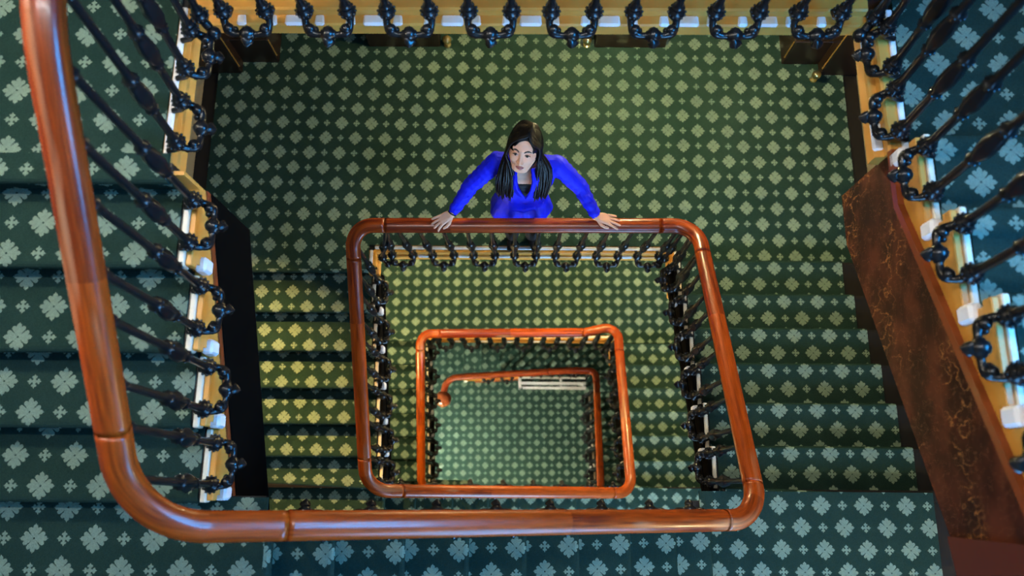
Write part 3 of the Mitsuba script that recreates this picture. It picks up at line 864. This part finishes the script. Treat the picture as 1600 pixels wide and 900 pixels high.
nz = V(0, 0, 1)
dL = V(-0.078, -0.046, -0.014); dL /= np.linalg.norm(dL)
tL = np.cross(dL, nz); tL /= np.linalg.norm(tL); tL = tL if tL[1] < 0 else -tL
nL = np.cross(dL, tL); nL = nL if nL[2] > 0 else -nL
FING = lambda dr_: [(0.027, 0.082, 0.074, 10, dr_[0]), (0.009, 0.084, 0.082, 2, dr_[1]), (-0.010, 0.080, 0.076, -6, dr_[2]), (-0.027, 0.071, 0.060, -15, dr_[3])]
handL = hand(WL, dL, nL, tL, FING([(24, 50, 62), (14, 34, 44), (8, 22, 30), (4, 14, 20)]), [(0.048, 0.044, -0.010, 0.0115), (0.072, 0.052, -0.014, 0.0098), (0.092, 0.050, -0.018, 0.0078)])
dR = V(0.086, -0.020, -0.012); dR /= np.linalg.norm(dR)
tR = np.cross(dR, nz); tR /= np.linalg.norm(tR); tR = tR if tR[1] < 0 else -tR
nR = np.cross(dR, tR); nR = nR if nR[2] > 0 else -nR
handR = hand(WR, dR, nR, tR, FING([(8, 16, 20), (4, 12, 16), (5, 14, 18), (10, 20, 24)]), [(0.046, 0.046, -0.008, 0.0115), (0.070, 0.052, -0.011, 0.0098), (0.092, 0.050, -0.014, 0.0078)])
ears = [soften(union([hull((hd(s * 0.070, -0.008, 0.012), 0.013), (hd(s * 0.075, -0.018, 0.018), 0.010), (hd(s * 0.068, -0.004, -0.020), 0.008))]), 0.005, 4) for s in (1,)]
bodym = union([man(torso), man(handL), man(handR), man(head)] + [man(e) for e in ears])
person = "person"
tag(person, "dark-haired woman in a cobalt blue jacket leaning on the handrail and looking up", "person")
part(person, "body", tri(bodym), "skin_mat", 50)


def face_tube(pts, r, name, mat, n=8):
    pts = np.array(pts, float)
    t = np.linspace(0, 1, len(pts))
    tt = np.linspace(0, 1, 13)
    from scipy.interpolate import make_interp_spline
    sp = make_interp_spline(t, pts, k=2)(tt)
    # lay it on the face: push along f until the skin
    for _ in range(30):
        sp[:, 1] -= 0.8 * (head_sdf(sp) - 0.0005)
    rr = np.interp(tt, np.linspace(0, 1, len(r)), r)
    return part(person + "__body", name, tube(np.array([hd(*q) for q in sp]), np.array(rr) * HS, n), mat, 50)


for s in (-1, 1):
    face_tube([(s * 0.014, 0.085, 0.029), (s * 0.032, 0.082, 0.0365), (s * 0.050, 0.068, 0.027)], [0.0028, 0.0042, 0.0014], "eyebrow", "brow_mat")
    face_tube([(s * 0.0175, 0.088, 0.0085), (s * 0.030, 0.090, 0.0165), (s * 0.0455, 0.078, 0.0095)], [0.0012, 0.0026, 0.0018], "lash_line", "brow_mat")
    e = hd(s * 0.031, 0.0775, 0.0085)
    g = EYE - e
    g /= np.linalg.norm(g)
    eye = part(person + "__body", "eye", tri(hull((hd(s * 0.0235, 0.0812, 0.0085), 0.0052), (hd(s * 0.031, 0.0830, 0.0088), 0.0068), (hd(s * 0.0385, 0.0785, 0.0090), 0.0052))), "eye_mat", 50)
    part(person + "__body", "iris", ball(hd(s * 0.0305, 0.0862, 0.0105), 0.0064 * HS, 2), "iris_mat", True)
face_tube([(-0.0225, 0.08, -0.0635), (-0.007, 0.092, -0.0585), (0, 0.093, -0.0600), (0.007, 0.092, -0.0585), (0.0225, 0.08, -0.0635)], [0.0012, 0.0042, 0.0038, 0.0042, 0.0012], "upper_lip", "lip_mat")
face_tube([(-0.0210, 0.08, -0.0655), (0, 0.091, -0.0715), (0.0210, 0.08, -0.0655)], [0.0012, 0.0066, 0.0012], "lower_lip", "lip_mat")
face_tube([(-0.0225, 0.08, -0.0643), (0, 0.091, -0.0652), (0.0225, 0.08, -0.0643)], [0.0006, 0.0010, 0.0006], "mouth_line", "brow_mat")
for s in (-1, 1):
    face_tube([(s * 0.0050, 0.095, -0.0405), (s * 0.0085, 0.093, -0.0400)], [0.0016, 0.0020], "nostril", "brow_mat") if False else None
part(person, "earring", ball(hd(0.071, 0.004, -0.026), 0.0042, 2), "white_mat", True)

# clothes
top = [hull((CHEST + AX * 0.072, 0.0895), (CHEST - AX * 0.072, 0.0895), (WAIST + AX * 0.045, 0.085), (WAIST - AX * 0.045, 0.085)), hull((CHEST + V(0.06, 0.0, 0.045), 0.078), (CHEST + V(-0.06, 0.0, 0.045), 0.078), (CHEST + AX * 0.06, 0.086), (CHEST - AX * 0.06, 0.086))]
camis = man(soften(union(top), 0.014, 8)).trim_by_plane([0.0, 0.3, -1.0], -1.295 + 0.3 * 1.80)
part(person, "camisole", tri(camis), "black_mat", 50)
HEM = V(0.022, 1.842, 0.875)
jt = [hull((SL + V(0.004, 0, 0.016), 0.055), (SR + V(-0.004, 0, 0.016), 0.055), (CHEST + AX * 0.088 + AY * 0.008, 0.094), (CHEST - AX * 0.088 + AY * 0.008, 0.094)),
      hull((CHEST + AX * 0.088, 0.097), (CHEST - AX * 0.088, 0.097), (WAIST + AX * 0.060, 0.092), (WAIST - AX * 0.060, 0.092)),
      hull((WAIST + AX * 0.060, 0.092), (WAIST - AX * 0.060, 0.092), (HEM + AX * 0.098, 0.110), (HEM - AX * 0.105, 0.110))]
slv = chain([(SL + V(-0.012, 0, 0.012), 0.062), (EL, 0.052), (WL + (EL - WL) * 0.16, 0.0375)]) + chain([(SR + V(0.012, 0, 0.012), 0.062), (ER, 0.052), (WR + (ER - WR) * 0.12, 0.0375)])
jac = soften(union(jt + slv), 0.010, 8)
v = np.array(jac.vertices)
import meshkit
vn = np.array(jac.vertex_normals)
nn = meshkit.fbm(v * [34, 34, 20], 3, 5) - 0.5
fold = np.zeros(len(v))
for a, b in ((SL, EL), (EL, WL), (SR, ER), (ER, WR)):
    ax = (b - a) / np.linalg.norm(b - a)
    s = (v - a) @ ax
    rr = np.linalg.norm(v - a - s[:, None] * ax, axis=1)
    w = np.exp(-((rr / 0.08) ** 4)) * (s > -0.03) * (s < np.linalg.norm(b - a) + 0.03)
    ph = np.arctan2((v - a)[:, 0], (v - a)[:, 2])
    fold = np.maximum(fold, w) if False else fold + w * 0.0032 * np.sin(s * 115 + 2.2 * np.sin(ph * 2 + 1) + 6 * nn)
low = np.clip((1.08 - v[:, 2]) / 0.2, 0, 1)
ang = np.arctan2(v[:, 0] - 0.022, v[:, 1] - 1.842)
jac.vertices = v + vn * (nn * 0.006 + fold + low * 0.007 * np.sin(ang * 9))[:, None]
jacm = man(jac)
cut = hull((V(-0.014, 1.90, 1.50), 0.02), (V(0.088, 1.90, 1.50), 0.02), (V(-0.006, 1.825, 1.40), 0.014), (V(0.078, 1.815, 1.40), 0.014), (V(0.046, 1.83, 1.21), 0.010), (V(0.046, 1.5, 1.21), 0.010), (V(-0.02, 1.5, 1.52), 0.03), (V(0.11, 1.5, 1.52), 0.03))
jacm = jacm - cut - hull((neck0 + V(0, 0, -0.03), 0.062), (neck0 + V(0, -0.06, 0.02), 0.062), (neck0 + V(0, -0.02, 0.09), 0.10))
jacm = jacm.trim_by_plane([0.12, 0, 1.0], 0.845) - sph(WL - (EL - WL) * 0.10, 0.030) - sph(WR - (ER - WR) * 0.10, 0.030)
part(person, "jacket", tri(jacm), "blue_mat", 45)
for s, tp in ((-1, [(-0.012, 1.865, 1.475), (-0.020, 1.805, 1.425), (-0.010, 1.785, 1.34), (0.030, 1.772, 1.245)]), (1, [(0.084, 1.855, 1.475), (0.092, 1.795, 1.425), (0.080, 1.772, 1.34), (0.052, 1.762, 1.235)])):
    lap = [hull((V(*a), 0.009), (V(*a) + V(s * 0.026, 0.012, -0.006), 0.007), (V(*b), 0.009), (V(*b) + V(s * 0.030, 0.012, -0.006), 0.007)) for a, b in zip(tp[:-1], tp[1:])]
    part(person + "__jacket", "lapel", soften(union(lap), 0.008, 4), "blue_mat", 45)
sash = chain([(V(-0.055, 1.772, 1.02), 0.014), (V(0.03, 1.752, 1.04), 0.017), (V(0.105, 1.765, 1.06), 0.014), (V(0.118, 1.780, 1.07), 0.010)])
part(person + "__jacket", "wrap_front", soften(union(sash), 0.008, 6), "blue_mat", 45)
tro = [hull((PELV + AX * 0.07, 0.092), (PELV - AX * 0.07, 0.092), (WAIST + AX * 0.04 + V(0, 0, -0.06), 0.085), (WAIST - AX * 0.04 + V(0, 0, -0.06), 0.085))]
for s in (-1, 1):
    hip, knee, ank = PELV + V(s * 0.082, 0.005, -0.03), V(0.03 + s * 0.078, 1.85, 0.49), V(0.03 + s * 0.075, 1.90, 0.10)
    tro += chain([(hip, 0.096), (knee, 0.066), (ank, 0.050)])
part(person, "trousers", soften(union(tro), 0.016, 6), "black_mat", 45)
for s in (-1, 1):
    a = V(0.03 + s * 0.075, 1.92, 0.045)
    part(person, "shoe", tri(union([hull((a, 0.034), (a + V(s * 0.01, -0.06, -0.005), 0.030), (a + V(s * 0.02, -0.115, -0.018), 0.020)), hull((a, 0.034), (a + V(0, 0.0, 0.07), 0.042))]).trim_by_plane([0, 0, 1], 0.006)), "black_mat", 45)
bl = WL + (EL - WL) * 0.015
bx = (WL - EL) / np.linalg.norm(WL - EL)
b1 = np.cross(bx, nz); b1 /= np.linalg.norm(b1); b2 = np.cross(b1, bx)
ring = np.array([bl + 0.0265 * (math.cos(a) * b1 + math.sin(a) * b2) for a in np.linspace(0, 2 * math.pi, 25)])
part(person, "bracelet", tube(ring, 0.0042, 8), "black_mat", 45)

# hair: a cap and long strands over both shoulders
cap_d = np.array(ico.vertices)
cr = np.full(len(cap_d), 0.2)
for _ in range(60):
    q = cap_d * cr[:, None]
    e1 = (np.linalg.norm((q - [0, -0.016, 0.036]) / [0.081, 0.101, 0.0925], axis=1) - 1) * 0.088
    e2 = (np.linalg.norm((q - [0, -0.030, -0.045]) / [0.082, 0.078, 0.10], axis=1) - 1) * 0.08
    cr = cr - 0.7 * smin(e1, e2, 0.03)
lc = cap_d * cr[:, None]
capm = man(trimesh.Trimesh(HC + HS * (lc[:, :1] * hx + lc[:, 1:2] * hf + lc[:, 2:] * hu), ico.faces, process=False))
fc = lambda *p: [(hd(*a), r * HS) for a, r in p]
face_cut = hull(*fc(((0.016, 0.095, 0.076), 0.014), ((-0.036, 0.085, 0.050), 0.014), ((0.050, 0.072, 0.050), 0.012), ((-0.048, 0.07, -0.02), 0.012), ((0.054, 0.06, -0.02), 0.014), ((0.018, 0.072, 0.090), 0.012), ((-0.012, 0.078, 0.078), 0.012), ((0.018, 0.13, 0.10), 0.012), ((0, 0.07, -0.13), 0.03), ((0.0, 0.16, 0.06), 0.02), ((-0.05, 0.14, -0.05), 0.02), ((0.06, 0.14, -0.05), 0.02)))
capm = capm - face_cut
hair_parts = [tri(capm)]
hrng = np.random.default_rng(11)
PART0 = 0.022
for s, n in ((-1, 44), (1, 40)):
    for k in range(n):
        t = k / (n - 1)           # 0 beside the face, 1 towards the back
        j = hrng.uniform(-1, 1, 8)
        root = (PART0 + 0.004 * j[0], 0.072 - 0.11 * t, 0.100 + 0.034 * math.sin(min(1, t + 0.25) * math.pi * 0.7))
        if s < 0:
            mid = [(-0.022, 0.080 - 0.13 * t, 0.100 + 0.024 * t), (-0.058, 0.076 - 0.125 * t, 0.066 + 0.020 * t), (-0.0765 - 0.010 * t, 0.058 - 0.105 * t, 0.005), (-0.080 - 0.012 * t, 0.040 - 0.085 * t, -0.055)]
            inner, outer, tip = (V(-0.030, 1.815, 1.48), V(-0.118, 1.835, 1.48)), (V(-0.030, 1.765, 1.32), V(-0.135, 1.785, 1.31)), (V(-0.045, 1.752, 1.23), V(-0.128, 1.775, 1.20))
        else:
            mid = [(0.042, 0.082 - 0.13 * t, 0.090 + 0.024 * t), (0.064, 0.058 - 0.11 * t, 0.060 + 0.018 * t), (0.083 + 0.006 * t, 0.008 - 0.06 * t, 0.004), (0.084 + 0.010 * t, 0.004 - 0.055 * t, -0.055)]
            inner, outer, tip = (V(0.108, 1.825, 1.48), V(0.196, 1.850, 1.48)), (V(0.098, 1.765, 1.32), V(0.190, 1.785, 1.31)), (V(0.098, 1.752, 1.215), V(0.182, 1.775, 1.19))
        lerp = lambda ab: ab[0] + (ab[1] - ab[0]) * t
        back = V(0, 0.03, 0) * hrng.uniform(0, 1)
        pts = [hd(*root)] + [hd(*m_) for m_ in mid] + [lerp(inner) + back + 0.004 * j[1:4], lerp(outer) + back + 0.006 * j[2:5], lerp(tip) + back + V(0.010 * j[5], 0.004 * j[6], 0.035 * j[7])]
        pts = np.array(pts)
        from scipy.interpolate import make_interp_spline
        tt = np.linspace(0, 1, len(pts))
        path = make_interp_spline(tt, pts, k=3)(np.linspace(0, 1, 22))
        w = hrng.uniform(0.0058, 0.0088)
        hair_parts.append(tube(path, w * np.interp(np.linspace(0, 1, 22), [0, 0.12, 0.8, 1], [0.55, 1, 0.9, 0.12]), 7))
part(person, "hair", cat(hair_parts), "hair_mat", 50)

# ------------------------------------------------------------------ things on the woman's landing and the ground floor
for x0, x1, kx, side in ((-1.26, -0.66, -0.60, "left"), (0.63, 1.22, 0.565, "right")):
    t = numbered("low_cabinet")
    tag(t, f"low dark wooden cabinet against the far wall, on the {side} of the pair", "cabinet")
    part(t, "body", rbox(x0, x1, 3.58, 3.84, 0.005, 0.40), "cabinet_mat")
    part(t, "top", rbox(x0 - 0.015, x1 + 0.015, 3.56, 3.85, 0.40, 0.43), "cabinet_mat")
for kx, ky, where in ((-0.60, 3.60, "beside the left low cabinet"), (0.565, 3.60, "beside the right low cabinet"), (2.43, 3.29, "before the dark right corner pilaster")):
    k = numbered("brass_ball_post")
    tag(k, f"brass ball knob on a short post {where}", "post")
    part(k, "post", lathe([(0.03, 0.0), (0.03, 0.012), (0.010, 0.02), (0.010, 0.05)], 14).apply_translation([kx, ky, 0.006]), "brass_mat", 30)
    part(k, "knob", ball((kx, ky, 0.084), 0.036, 3), "brass_mat", True)
for side, sx in (("left", -1), ("right", 1)):
    t = numbered("corner_pilaster")
    tag(t, f"stepped dark pilaster base with gilt edges in the far {side} corner", "pilaster")
    X = WX0 if sx < 0 else WX1
    for k, (w, d, h) in enumerate(((0.62, 0.42, 0.34), (0.48, 0.30, 0.6), (0.32, 0.52, 0.6))):
        part(t, "block", rbox(X, X - sx * w, WY1 - d, WY1, 0.004, h), "cabinet_mat")
        part(t, "gilt_edge", rbox(X - sx * (w - 0.0), X - sx * (w + 0.012), WY1 - d, WY1 - d + 0.012, 0.1, h), "gilt_mat")
t = numbered("white_rail_rack")
tag(t, "white painted rail frame beside the lowest flight", "rack")
for y, z, x0, x1, w in ((1.66, -6.2, 0.06, 1.06, 0.016), (1.575, -6.2, 0.02, 1.06, 0.024), (1.505, -6.2, 0.08, 1.06, 0.024)):
    part(t, "bar", rbox(x0, x1, y - w, y + w, z - 0.02, z + 0.02), "white_mat")
part(t, "spacer", rbox(0.655, 0.695, 1.50, 1.66, -6.23, -6.185), "white_mat")
part(t, "end_bar", rbox(0.02, 0.07, 1.50, 1.67, -6.24, -6.18), "white_mat")
for x in (0.045, 1.03):
    part(t, "leg", rbox(x - 0.018, x + 0.018, 1.56, 1.60, ZC + 0.004, -6.22), "white_mat")
